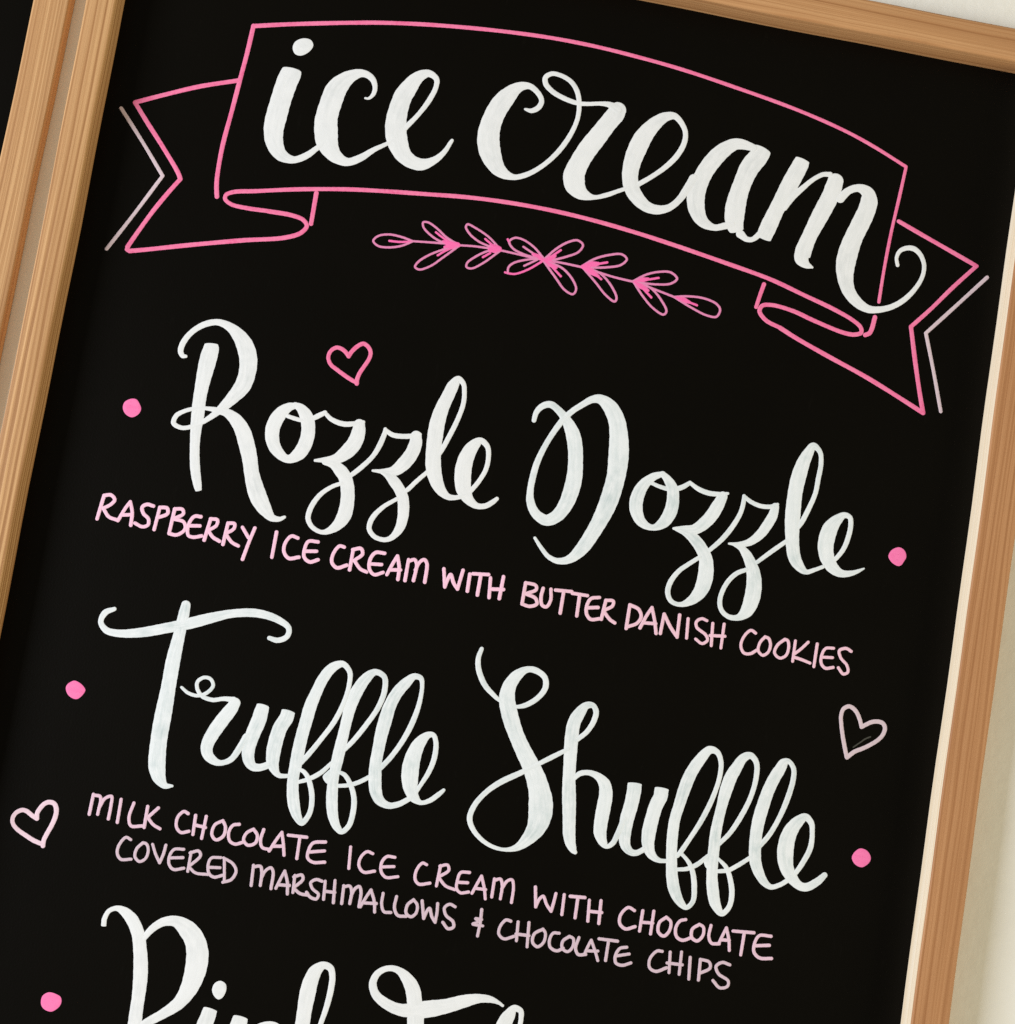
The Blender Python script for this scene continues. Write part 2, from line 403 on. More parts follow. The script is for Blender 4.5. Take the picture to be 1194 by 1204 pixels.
# centre lines of the brush and marker strokes, measured on the board face
STROKES = {k: unpack(v) for k, v in {
"title/ice": """
F 1 -16426,23402,0,-16341,23781,0,-15928,24056,0,-15492,24031,0,-15309,23745,0,-15485,23331,0,-15902,23031,0,-16235,23076,0
S 0.25 -16244,22114,1040,-16257,21876,1137,-16345,21523,1153,-16477,20658,1199,-16587,19464,1165,-16609,18540,1082,-16404,17745,1000,-15941,17166,742,-15208,17006,403,-14547,17364,371,-14004,17934,307,-13597,18362,291
S 1 -11870,21282,114,-11678,21302,147,-11462,21596,228,-11445,22046,269,-11715,22499,359,-12269,22679,457,-12943,22347,749,-13532,21560,1122,-13722,20683,1250,-13810,19660,1281,-13707,19010,1279,-13488,18300,1181,-12971,17688,841,-12229,17445,485,-11546,17792,405,-10848,18426,292,-10130,18955,227,-9713,19353,211
S 1 -9585,19545,228,-9307,20042,293,-8763,20877,269,-8282,21853,286,-8040,22701,278,-8104,23153,327,-8594,23380,442,-9147,23037,687,-9641,22140,979,-9788,21775,1044,-9923,20655,1156,-9856,19829,1163,-9584,19042,1137,-9138,18416,958,-8554,18109,779,-8038,18089,666,-7574,18319,471,-7186,18661,358,-6863,19141,277,-6665,19640,228,-6599,19778,196
""",
"title/cream": """
S 1 -2811,22362,148,-2461,22336,263,-2094,22593,296,-1978,23021,279,-2282,23453,312,-2825,23738,378,-3410,23550,608,-3988,22846,984,-4410,21963,1146,-4623,20827,1218,-4536,20003,1224,-4205,19226,1141,-3631,18564,798,-2838,18329,342,-2145,18585,294,-1352,19222,278,-609,20161,278,-58,21276,279,215,22341,263,166,23263,263,-87,23977,280,-513,24447,280,-1133,24692,264,-1671,24699,264,-1986,24417,280,-1914,24049,296,-1454,23672,296,-750,23409,296,15,23276,263,585,23326,231,1382,23496,247,1874,23523,363,2356,23361,577
S 1 2421,23314,923,2343,23087,1038,1975,22424,1053,1538,21580,1052,1053,20645,1099,712,19739,1162,575,19041,1210,759,18488,1128,1217,18113,751,1889,18022,294,2585,18287,278,3186,18627,229,3714,18919,213
S 1 3887,18868,229,4280,19236,279,4966,19828,279,5673,20552,296,6208,21328,313,6490,22143,314,6446,22770,297,6094,23296,314,5676,23572,380,5162,23415,562,4627,22889,825,4140,22076,1005,3886,21267,1028,3735,20480,1002,3735,19638,943,3960,18924,852,4449,18361,753,5015,18031,639,5600,17982,557,6221,18216,410,6711,18753,378,7083,19513,460,7352,20153,543
S 1 10488,22590,414,9894,22663,596,9404,22604,695,8743,22063,859,8144,21146,973,7793,20236,1004,7642,19281,1003,7828,18392,936,8273,17787,705,8969,17565,377,9596,17783,378,9982,17956,312
S 0.25 11018,22606,1010,10893,22243,1076,10442,21413,1091,10194,20521,1072,10043,19649,1087,9996,18799,1119,10081,18058,1052,10266,17631,862
S 1 10515,17468,493,10923,17242,312,11248,17286,279,11601,17671,329,11791,18042,329
S 0.2 13383,22410,879,13311,22125,953,12939,21039,951,12348,19240,907,11987,17953,905,11878,17488,838
S 1 12820,19413,247,13121,20144,397,13610,20743,314,14174,21399,273,14697,21794,274,15103,21871,299
S 1 15464,21533,929,15402,21123,1011,15309,20640,1010,15015,19741,959,14713,18841,933,14436,17948,890,14249,17074,921,14261,16674,822,14534,16414,477,14898,16314,148
S 1 15886,20580,497,16303,21124,431,16848,21387,481,17356,21237,764,17555,20809,962,17512,20209,978,17264,19319,1059,16992,18425,1090,16826,17553,1105,16781,16706,1071,16931,15895,921,17263,15246,740,17865,14730,575,18480,14509,444,19051,14580,378,19756,14869,329,20423,15410,297,20975,16182,264,21277,16951,248,21277,17624,248,20966,18197,265,20551,18457,298,20178,18438,281,19773,18186,248,19640,17740,215,19758,17342,215
""",
"banner/panel_outline": """
L 1 -18826,24242,250,-18893,22518,250,-18994,20984,249,-19107,19138,248,-19245,16982,247,-19206,15243,247,-19127,14636,246,-19006,14125,246
L 1 -18838,24221,245,-17113,24654,243,-15331,25062,240,-13351,25489,237,-11691,25812,234,-9296,26177,232,-6879,26454,229,-4441,26658,226,-1984,26778,224,503,26764,221,3017,26616,218,5498,26389,215,8568,25957,212,12651,25267,209,15557,24569,206,17333,23976,203,19371,23147,200
L 1 19392,23124,186,19275,21387,186,19109,19158,185,19024,16954,184,19009,15024,184
L 1 18919,14115,253,18832,13373,252,18743,13144,252,18517,12990,252
""",
"banner/lower_edge": """
L 1 7178,16092,237,4703,16433,237,2195,16691,237,-288,16827,236,-2742,16827,236,-5168,16696,235,-7565,16435,235,-9952,16160,234,-11898,15893,234,-14664,15372,233,-16981,14830,233,-18137,14563,233,-18525,14321,232,-18527,14073,232,-18147,13847,232,-17268,13789,232,-16071,13840,233
L 1 7178,16092,237,9768,15682,237,12659,15180,238,14644,14645,238,16602,14105,238,17726,13686,238,18197,13373,238,18265,13085,238,17895,12903,238,17250,12899,238,15488,13276,237,14190,13612,237,12932,13730,237,12405,13583,237,12311,13241,237,12752,12799,237,13629,12516,237
""",
"banner/ribbon_tail_a": """
L 1 -16053,13835,246,-14725,13848,247,-14032,13704,247,-13771,13405,247,-14016,12962,246,-14842,12523,246,-17145,11932,246,-20000,11128,245,-22268,10447,244,-23176,10192,244
P 1 -23176,10192,244,-23344,10259,244,-23298,10514,244
L 1 -23338,10408,244,-23009,11184,244,-22337,12668,245,-21722,13837,246,-21197,14743,246
L 1 -21197,14743,246,-21394,15079,246,-22590,16471,246,-23660,17641,247,-24510,18604,247
L 1 -24510,18604,247,-23019,19329,248,-21127,20195,248,-19083,20941,249
L 1 -13587,15369,248,-13573,14499,247,-13559,13569,247
""",
"banner/ribbon_tail_b": """
L 1 13618,12517,251,14547,12126,251,16388,11465,251,19009,10572,251,20996,9774,251,22484,9148,251
L 1 22484,9148,251,22097,10322,252,21600,11977,252,21056,13943,253
L 1 21056,13943,230,22059,15195,230,23103,16622,231,24303,18133,232
L 1 24303,18133,243,22800,18677,243,20939,19345,243,19449,19891,243
L 1 12320,14843,229,12185,14129,229,12080,13459,228
""",
"banner/shade_line_a": """
L 1 -25202,18133,202,-23671,16452,201,-22196,14740,201
L 1 -22196,14740,201,-23345,12293,200,-24445,10079,199
""",
"banner/shade_line_b": """
L 1 25011,17594,209,23283,15395,208,21963,13733,207
L 1 21963,13733,207,22706,11679,206,23478,9414,206
""",
"sprig/stem": """
L 1 -7795,13632,124,-6746,13754,124,-5692,13859,124,-5160,13886,124,-4283,13985,124,-2946,14024,124,-1954,13990,124,-868,13936,124,-339,13943,124
L 1 -346,13900,130,539,13949,130,1766,13919,130,2146,13904,130,3014,13778,130,3784,13682,130,4736,13628,130,5114,13622,131,6188,13409,131,7360,13176,131
""",
"sprig/leaf01": """
L 1 -7778,13635,124,-8442,13757,124,-9157,13769,124,-9743,13560,124,-9953,13247,123,-9644,13014,123,-9025,13038,124,-8352,13255,124,-7774,13617,124
L 1 -9066,13413,124,-8477,13459,124,-7792,13614,124
""",
"sprig/leaf02": """
L 1 -5162,13894,124,-5931,14198,124,-6589,14632,124,-7121,14862,124,-7379,14804,124,-7314,14542,124,-6816,14152,124,-6144,13885,124,-5422,13846,124
L 1 -6571,14380,124,-6195,14176,124,-5614,13920,124
S 1 -6062,13927,178,-5649,13868,355,-5249,13878,320
""",
"sprig/leaf03": """
L 1 -5327,13818,124,-5984,13486,124,-6786,12973,124,-7279,12490,124,-7379,12199,123,-7121,12101,123,-6511,12432,124,-5981,12967,124,-5154,13850,124
L 1 -6244,13091,124,-5882,13414,124,-5485,13697,124
S 1 -5921,13635,178,-5582,13743,338,-5204,13878,267
""",
"sprig/leaf04": """
L 1 -2851,14097,124,-3595,14662,124,-4422,15037,124,-4892,15160,124,-4962,15001,124,-4684,14641,124,-4087,14296,124,-3318,14101,124
L 1 -3766,14511,124,-3447,14324,124,-3148,14151,124
S 1 -3383,14217,178,-3145,14133,374,-2886,14090,285
""",
"sprig/leaf05": """
L 1 -3117,13974,124,-3540,13832,124,-4175,13367,124,-4534,12963,124,-4528,12727,124,-4237,12699,124,-3680,13094,124,-2831,13982,124
L 1 -3716,13452,124,-3350,13767,124
S 1 -3385,13970,267,-3121,14001,374,-2859,14040,249
""",
"sprig/leaf06": """
L 1 -325,14019,124,-974,14556,124,-1657,14868,124,-2134,14879,124,-2402,14610,124,-2136,14266,124,-1423,14034,124,-694,13968,124
L 1 -2512,14727,124,-2361,14526,124
L 1 -1560,14465,124,-1103,14258,124,-717,14101,124
S 1 -949,14149,178,-662,14047,303,-339,13943,214
""",
"sprig/leaf07": """
L 1 -599,13940,124,-1201,13783,124,-1949,13443,124,-2193,13142,124,-2178,12799,124
L 1 -2335,12824,124,-2108,12803,124,-1756,12841,124,-1102,13208,124,-304,13895,124
L 1 -1331,13393,124,-676,13862,124
""",
"sprig/leaf08": """
L 1 -321,13923,130,315,14711,130,892,15192,130,1404,15393,131,1750,15189,131,1578,14755,130,941,14349,130,-19,13913,130
L 1 559,14661,130,-46,14070,130
S 1 -258,13935,205,8,14032,373,295,14277,168
""",
"sprig/leaf09": """
L 1 -349,13918,130,500,13074,130,1172,12435,130,1666,12288,130,1792,12597,130,1533,13074,130,876,13620,130,-14,13885,130
L 1 811,13179,130,108,13717,130
S 1 -250,13889,224,93,13809,429,451,13637,205
""",
"sprig/leaf10": """
L 1 1858,13936,130,2516,14499,130,3300,14884,131,4027,15057,131,4346,14839,131,4080,14454,131,3325,14170,130,2232,13948,130
L 1 3279,14449,131,2391,14121,130
S 1 1947,13962,224,2343,14131,393,2788,14281,206
""",
"sprig/leaf11": """
L 1 1903,13945,130,2834,13171,130,3498,12579,130,4062,12301,130,4140,12506,130,3732,13147,130,3022,13732,130,2331,13919,130
L 1 3101,13431,130,2443,13815,130
S 1 1952,13935,224,2397,13807,430,2908,13567,168
""",
"sprig/leaf12": """
L 1 4920,13653,131,5592,14160,131,6299,14454,131,6948,14536,131,7355,14247,131,7052,13904,131,6234,13705,131,5114,13622,131
L 1 6310,14101,131,5374,13765,131
S 1 4971,13634,187,5368,13803,300,5725,13926,187
""",
"sprig/leaf13": """
L 1 4925,13625,131,5615,12874,130,6272,12327,130,6928,12066,130,7062,12281,130,6653,12874,130,5997,13422,131,5206,13639,131
L 1 6081,12912,130,5325,13489,131
S 1 5020,13623,187,5374,13479,356,5832,13277,168
""",
"sprig/leaf14": """
L 1 7360,13176,131,8088,13349,131,9025,13407,131,9813,13217,131,10067,12929,131,9929,12493,131,9366,12466,131,8472,12732,131,7360,13176,131
L 1 8722,12940,131,7746,13123,131
S 1 7473,13178,150,7891,13102,318,8281,13031,169
""",
"heart1": """
L 1 -10143,6540,223,-10367,6745,223,-10616,6873,223,-10878,6891,223,-11132,6697,223,-11237,6423,223,-11212,6166,223,-11014,5874,223,-10619,5652,223,-10193,5435,223,-9773,5250,223,-9429,5132,223
L 1 -10133,6519,229,-10046,6754,229,-9845,7063,229,-9626,7284,229,-9433,7375,229,-9168,7252,229,-8971,6967,229,-8986,6603,229,-9187,6108,229,-9368,5683,229,-9439,5310,229,-9413,5080,229
""",
"heart2": """
L 1 21653,-8947,225,21499,-8583,225,21263,-8207,225,21003,-8001,226,20766,-7948,225,20488,-8152,225,20417,-8542,225,20510,-9037,225,20685,-9646,225,20861,-10158,225,21068,-10722,225
L 1 21654,-8956,231,21874,-8791,231,22170,-8597,231,22516,-8507,231,22818,-8562,232,22966,-8783,231,22933,-9108,231,22753,-9426,231,22382,-9775,231,21912,-10109,231,21464,-10375,231,21093,-10756,230
L 1 21362,-10138,77,21732,-9789,77,21960,-9575,77,22229,-9412,77
""",
"heart3": """
L 1 -22135,-21274,231,-22388,-21168,231,-22700,-20996,231,-22951,-20976,231,-23249,-21179,231,-23364,-21483,231,-23283,-21776,231,-22985,-22034,231,-22508,-22262,231,-22037,-22460,231,-21632,-22562,231
L 1 -22092,-21288,248,-22131,-21034,248,-22035,-20741,248,-21824,-20435,248,-21599,-20324,248,-21327,-20372,248,-21162,-20658,248,-21145,-21055,248,-21260,-21565,248,-21416,-22020,248,-21509,-22404,248,-21489,-22661,247
""",
"dot1": """
F 1 -21864,1490,0,-21820,1796,0,-21502,2036,0,-21219,2050,0,-21003,1839,0,-20868,1588,0,-20907,1339,0,-21073,1131,0,-21290,1025,0,-21538,1080,0,-21743,1237,0
""",
"dot2": """
F 1 21728,722,0,21812,1038,0,22028,1248,0,22295,1338,0,22558,1234,0,22694,1046,0,22735,824,0,22640,579,0,22524,363,0,22371,285,0,22115,341,0,21896,482,0
""",
"dot3": """
F 1 -21930,-14190,0,-21897,-13981,0,-21704,-13777,0,-21532,-13701,0,-21201,-13800,0,-20963,-13979,0,-20879,-14105,0,-20919,-14283,0,-21085,-14545,0,-21248,-14664,0,-21501,-14647,0,-21765,-14489,0
""",
"dot4": """
F 1 22197,-16147,0,22243,-15919,0,22445,-15650,0,22625,-15560,0,22923,-15603,0,23143,-15771,0,23254,-16021,0,23186,-16268,0,23020,-16452,0,22843,-16560,0,22615,-16550,0,22350,-16405,0
""",
"dot5": """
F 1 -19975,-30813,0,-19978,-30437,0,-19790,-30230,0,-19589,-30165,0,-19258,-30215,0,-19024,-30316,0,-18928,-30526,0,-18964,-30773,0,-19107,-30976,0,-19334,-31140,0,-19578,-31141,0,-19829,-31030,0
""",
"item1/rozzle": """
S 1 -19004,4909,173,-19177,4902,252,-19345,5155,300,-19274,5695,332,-18899,6356,316,-18283,6884,332,-17610,7113,349,-16945,6974,507,-16401,6626,753,-15951,6139,918,-15617,5469,957,-15501,4679,964,-15615,3848,931,-16018,3113,693,-16486,2439,488,-16872,1967,354,-17408,1452,267,-17972,1085,235,-18497,935,235,-18957,1109,266,-18891,1547,267,-18446,1909,235,-17859,2151,220,-17243,2246,220,-16685,2234,346,-16201,2192,488,-15673,1916,724,-15176,1386,833,-14777,613,848,-14492,-59,847,-14217,-892,846,-13850,-1707,908,-13550,-2213,907,-13120,-2736,751,-12670,-3111,438,-12257,-3119,266,-12001,-2962,172
S 0.2 -17745,5812,775,-17720,5556,885,-17757,5079,916,-17800,4261,851,-17820,3449,787,-17810,2644,731,-17746,1850,691,-17697,1054,612,-17610,267,556,-17477,-511,532,-17292,-1278,516,-17030,-2031,453,-16910,-2329,359
S 1 -12429,3292,269,-12875,3114,505,-13283,2653,710,-13537,1881,772,-13445,1173,771,-13113,629,660,-12422,246,440,-11861,651,708,-11590,1424,788,-11626,2224,773,-11858,2788,711,-12204,3154,506,-12549,3294,316
S 1 -12860,2608,221,-12450,2544,237,-11969,2526,237,-11450,2740,269,-11167,2937,284,-10851,3171,237
S 1 -10874,3167,221,-10434,2858,261,-9770,2719,285,-9228,2816,269,-8666,3022,206
S 1 -8861,2818,665,-8833,2402,775,-8943,1777,806,-9292,1191,773,-9804,721,567,-10410,548,315,-10906,436,157
S 1 -10385,416,268,-9904,397,473,-9504,171,662,-9148,-167,709,-8883,-747,771,-8743,-1604,786,-8801,-2374,753,-9160,-3020,517,-9761,-3421,266,-10361,-3263,266,-10702,-2829,282,-10663,-2183,282,-10291,-1397,267,-9753,-861,236,-9237,-553,220
S 1 -8928,-152,236,-8395,425,268,-7819,1212,269,-7544,1906,301,-7375,2744,238,-7395,2854,190
S 1 -7387,2807,222,-6950,2602,285,-6391,2614,285,-5928,2713,270,-5439,2897,190
S 1 -5637,2749,634,-5596,2335,745,-5732,1705,760,-6076,1079,727,-6514,622,569,-7129,489,284,-7662,434,142
S 1 -7207,475,237,-6803,362,442,-6412,53,584,-6041,-323,615,-5771,-758,646,-5641,-1216,646,-5569,-1845,582,-5651,-2500,487,-6008,-3082,314,-6376,-3250,267,-6932,-3164,267,-7287,-2787,267,-7239,-2219,283,-6772,-1496,252,-6082,-893,221
S 1 -5726,-428,221,-5558,-254,253,-5172,273,253,-4614,960,222
S 1 -4314,1756,222,-4112,2196,270,-3822,3058,270,-3521,4085,271,-3361,5008,271,-3409,5651,255,-3562,6153,271,-3877,6340,367,-4103,5932,638,-4263,5374,717,-4489,4560,772,-4599,3729,819,-4593,2920,873,-4539,2120,872,-4416,1334,847,-4212,726,775,-3819,87,617,-3316,-267,379,-2840,-239,269,-2323,13,269
S 1 -2381,-118,237,-2092,296,253,-1753,880,254,-1480,1615,270,-1462,2346,270,-1620,2884,286,-2026,3136,366,-2392,2787,668,-2630,2218,857,-2722,1555,920,-2661,840,887,-2481,227,807,-2072,-280,554,-1592,-501,348,-1128,-403,301,-777,-116,269,-588,95,206
""",
"item1/dozzle": """
S 1 702,4803,256,753,5261,288,1009,5657,336,1461,5853,384,2020,5570,432,2500,5127,576,2973,4438,768,3248,3674,831,3397,2888,862,3476,2091,877,3428,1274,860,3248,434,827,2869,-278,730,2323,-616,603,1673,-344,507,1282,248,460,1167,873,381,1181,1684,358,1281,2511,334,1574,3537,319,1975,4503,320,2345,5180,336,2743,5701,321,3234,6156,353,3736,6550,418,4167,6644,530,4745,6347,787,5266,5665,963,5524,4895,1058,5672,4107,1089,5756,3308,1104,5777,2500,1086,5704,1677,1053,5561,842,972,5323,-7,907,5008,-868,842,4545,-1850,697,3976,-2528,475,3370,-2746,348,2799,-2605,269,2310,-2185,221,1866,-1701,158
S 1 8370,3107,288,7848,2827,464,7341,2210,639,7133,1363,734,7245,736,718,7633,198,558,8271,11,335,8817,382,606,9127,1067,735,9153,1801,720,9016,2385,640,8656,2849,449,8332,3092,304
S 1 7808,2479,208,8247,2371,224,8826,2311,240,9372,2448,272,9669,2623,272,9953,2876,224
S 1 9953,2876,208,10485,2605,265,11074,2482,273,11639,2517,257,12163,2650,161
S 1 11910,2451,529,11733,1933,657,11439,1232,720,11041,676,703,10612,318,575,9977,230,351,9460,172,144
S 1 9583,161,192,10207,61,463,10744,-249,607,11208,-708,686,11503,-1181,781,11624,-1724,868,11646,-2363,859,11503,-3031,747,11090,-3624,524,10499,-3966,270,9965,-3859,270,9708,-3422,286,9752,-2853,286,10122,-2146,270,10609,-1659,255,11175,-1157,223
S 1 11664,-669,239,12274,84,272,12780,982,288,13063,1762,265,13121,2421,241,13096,2677,193
S 1 13101,2646,209,13530,2412,241,14123,2273,257,14684,2340,241,15045,2534,177
S 1 14939,2377,434,14879,1879,530,14666,1314,562,14333,688,545,13808,151,416,13273,-64,272,12673,-129,112
S 1 12956,-120,176,13383,-247,352,13762,-584,559,14081,-1053,671,14310,-1578,782,14446,-2279,845,14420,-3087,876,14230,-3722,732,13839,-4119,366,13322,-4176,270,12876,-3916,254,12682,-3469,270,12713,-2901,271,12967,-2214,271,13372,-1701,255,13891,-1393,224
S 1 14418,-874,224,15083,-192,256,15860,567,225
S 1 16381,1413,225,16537,1724,273,16845,2632,274,17074,3528,274,17110,4350,275,17134,5254,259,16980,5882,275,16558,6167,405,16295,5637,631,16140,5159,727,15993,4315,823,15934,3489,854,15954,2678,869,16014,1876,836,16114,1082,787,16270,299,778,16487,-310,721,16885,-766,512,17239,-947,288,17697,-746,224,18147,-490,208
S 1 18437,-253,241,18792,92,257,19145,721,273,19315,1481,274,19338,2135,274,19221,2522,290,18899,2587,355,18506,2217,644,18228,1737,853,18116,1190,884,18114,622,876,18315,9,835,18734,-485,674,19239,-688,433,19794,-575,289,20173,-380,193,20455,-193,96
""",
"item2/truffle": """
S 1 -20180,-9517,220,-20632,-9799,320,-20771,-10333,280,-20399,-10728,360,-19729,-10786,420,-18559,-10544,500,-17133,-10033,582,-16091,-9629,602,-14775,-9044,553,-13824,-8675,463,-12540,-8433,444,-11389,-8563,404,-10652,-8948,303,-10668,-9412,282,-11127,-9696,282,-11595,-9653,242
S 1 -16413,-8641,483,-16422,-9072,563,-16460,-10203,662,-16521,-11742,750,-16508,-12756,799,-16496,-13768,847,-16494,-14779,876,-16482,-15786,914,-16412,-16781,923,-16281,-17563,872,-16032,-18124,673,-15667,-18444,356,-15302,-18403,158
S 1 -15794,-13096,153,-15374,-13336,184,-14819,-13383,184,-14361,-13126,200,-14130,-12696,200,-14346,-12382,200,-14701,-12364,200,-14998,-12649,200,-14956,-12993,200,-14627,-13366,215,-14020,-13481,230,-13426,-13318,246,-12885,-13288,338
S 1 -12790,-13459,615,-12941,-13820,722,-13288,-14462,736,-13674,-15304,720,-13847,-15953,688,-13738,-16400,611,-13331,-16703,443,-12932,-16752,290,-12439,-16476,306,-12097,-15815,368,-11832,-15149,429
S 0.25 -11264,-13341,708,-11299,-13698,769,-11342,-14134,784,-11519,-14941,767,-11605,-15732,728,-11492,-16333,643,-11198,-16656,474,-10810,-16645,383,-10346,-16413,368
S 0.25 -9846,-13429,739,-9895,-13796,785,-10112,-14315,807,-10229,-15113,783,-10233,-15890,728,-10127,-16415,613,-9752,-16879,306,-9326,-16862,230,-8954,-16761,215
S 1 -8841,-16316,215,-8662,-16015,261,-8328,-15493,277,-7797,-14549,277,-7278,-13526,278,-6938,-12374,263,-6837,-11417,263,-6939,-10728,279,-7382,-10372,326,-7918,-10675,527,-8305,-11353,619,-8522,-12095,618,-8710,-12909,663,-8791,-13703,693,-8872,-14496,700,-8915,-15281,676,-8920,-16058,660,-8933,-16835,628,-8831,-17592,658,-8625,-18330,627,-8340,-18900,474,-8035,-19197,321,-7725,-18683,290,-7718,-17871,291,-7947,-17136,276,-8234,-16641,245,-8548,-16422,215,-8782,-16423,169
S 1 -8622,-17078,199,-8154,-16860,230,-7534,-16408,246,-7023,-15780,215
S 1 -6562,-15081,215,-6406,-14860,254,-6094,-14418,262,-5559,-13470,278,-5049,-12368,294,-4870,-11397,295,-5023,-10677,295,-5543,-10506,357,-5950,-10874,574,-6363,-11729,666,-6561,-12545,657,-6621,-13337,617,-6666,-14125,601,-6711,-14911,616,-6748,-15695,630,-6770,-16475,583,-6716,-17240,613,-6594,-17994,597,-6423,-18583,551,-6146,-19078,444,-5828,-19318,306,-5501,-18971,291,-5394,-18181,291,-5485,-17423,292,-5783,-16775,276,-6183,-16299,246,-6560,-16168,169
F 1 -7363,-16573,0,-7222,-16317,0,-6967,-16081,0,-6705,-16231,0,-6685,-16771,0,-7051,-16909,0
S 1 -6460,-16927,199,-5897,-16794,230,-5392,-16555,246,-4699,-16052,231
S 1 -4466,-15819,216,-4285,-15516,262,-3884,-14904,278,-3422,-13969,294,-3063,-12893,294,-2869,-11763,264,-2892,-10746,233,-3030,-10416,280,-3392,-10383,342,-3757,-10776,544,-4160,-11394,651,-4436,-12185,697,-4544,-12986,711,-4621,-13781,695,-4638,-14563,679,-4646,-15343,662,-4556,-16105,677,-4382,-16852,661,-4095,-17309,553,-3572,-17516,369,-3049,-17368,307,-2423,-16915,262
S 1 -2291,-16777,216,-2041,-16192,216,-1710,-15398,278,-1538,-14590,294,-1594,-13740,263,-1794,-13368,263,-2067,-13390,356,-2424,-13817,650,-2614,-14302,804,-2722,-15022,895,-2679,-15792,894,-2533,-16390,785,-2262,-16849,585,-1845,-17075,262,-1404,-16901,262,-999,-16523,262,-724,-16206,185
""",
"item2/shuffle": """
S 1 3,-8265,235,-91,-8771,281,24,-9383,297,495,-10170,296,1051,-10627,265,1451,-10874,218,1915,-11032,203,2400,-11076,187,2926,-10900,265,3550,-10361,297,3845,-9759,328,3714,-9228,313,3145,-8930,329,2673,-8963,344,2185,-9370,610,1876,-9975,765,1823,-10496,842,1889,-10879,865,2017,-11251,873,2349,-11980,895,2759,-12696,871,3237,-13399,870,3753,-14095,932,4192,-14803,1125,4514,-15530,1240,4625,-15901,1301,4724,-16663,1253,4630,-17362,1066,4273,-18042,741,3775,-18588,385,3184,-18817,200,2468,-18780,216,1790,-18504,246,1187,-17984,277,935,-17444,293,1085,-16721,293,1579,-15939,294,2255,-15282,310,3317,-14558,295,4164,-13948,249,4729,-13540,264,5650,-12877,218
S 1 5901,-12482,203,6133,-12207,265,6502,-11791,281,6793,-11152,297,6835,-10593,297,6610,-10300,297,6260,-10359,407,5931,-10864,672,5736,-11409,734,5733,-12196,725,5801,-12969,717,5883,-13739,716,5974,-14506,715,6102,-15266,730,6239,-16023,736,6367,-16780,728,6470,-17385,696,6636,-17901,557,6862,-18252,355,6972,-18342,216
S 1 6230,-14424,218,6494,-14107,280,6947,-13961,280,7480,-14059,405,7938,-14414,669,8112,-14932,747,8115,-15712,753,8103,-16493,745,8159,-17107,713,8433,-17606,449,8653,-17740,263,8914,-17542,279,9132,-16946,310,9338,-16134,350
S 0.2 9606,-14151,779,9627,-14563,810,9592,-15311,794,9493,-16108,746,9503,-16885,667,9627,-17487,589,9950,-17807,418,10295,-17828,326,10724,-17540,295
S 0.2 11132,-14164,765,11121,-14628,795,10972,-15083,795,10857,-15883,762,10811,-16670,746,10880,-17281,667,11146,-17782,512,11598,-18019,279,12146,-17968,202
S 1 12568,-17626,217,12725,-17367,264,13053,-16690,265,13580,-15511,281,14006,-14188,281,14211,-12976,266,14138,-12123,267,13839,-11661,314,13432,-11627,455,13003,-12195,627,12587,-13090,657,12355,-14070,672,12230,-14874,640,12114,-15675,600,12122,-16454,591,12191,-17221,606,12307,-17980,621,12454,-18732,636,12709,-19466,619,13124,-20057,464,13519,-20287,279,13814,-19906,279,13769,-19139,295,13569,-18395,279,13340,-17967,249,12962,-17601,202,12743,-17481,202,12562,-17589,171
S 1 12647,-18352,202,13222,-18219,233,13728,-17903,249,14272,-17324,218
S 1 14657,-16739,218,14821,-16517,249,15247,-15939,265,15725,-14922,281,16101,-13762,282,16228,-12640,283,16107,-11873,299,15750,-11554,362,15376,-11727,503,15009,-12450,659,14836,-12872,682,14670,-13685,673,14582,-14484,610,14510,-15279,601,14476,-16066,600,14513,-16840,615,14549,-17457,638,14641,-18376,621,14810,-19124,636,15079,-19856,574,15507,-20290,341,15840,-19887,295,15887,-19182,295,15688,-18438,280,15345,-17794,249,14844,-17409,171
F 1 14076,-17691,0,14192,-17321,0,14562,-17144,0,14791,-17573,0,14619,-17991,0,14308,-18041,0
S 1 14913,-18083,202,15486,-17927,233,15988,-17572,249,16691,-16966,234
S 1 16934,-16482,219,17093,-16221,265,17444,-15655,281,17847,-14649,282,18149,-13500,298,18294,-12374,299,18210,-11836,283,17877,-11513,283,17654,-11630,488,17443,-12083,613,17253,-12509,660,17007,-13297,706,16854,-14108,705,16741,-14910,688,16714,-15698,688,16764,-16471,695,16908,-17227,639,17199,-17802,545,17574,-18247,420,17964,-18440,296,18416,-18265,265,18915,-17873,265
S 1 18903,-17797,234,19179,-17518,250,19547,-16795,297,19820,-15969,313,19791,-15112,266,19651,-14626,314,19291,-14379,408,18868,-14755,674,18587,-15272,830,18469,-15800,876,18487,-16578,875,18673,-17250,780,19078,-17792,640,19512,-18110,483,19917,-18138,452,20495,-17732,406,20833,-17326,313
""",
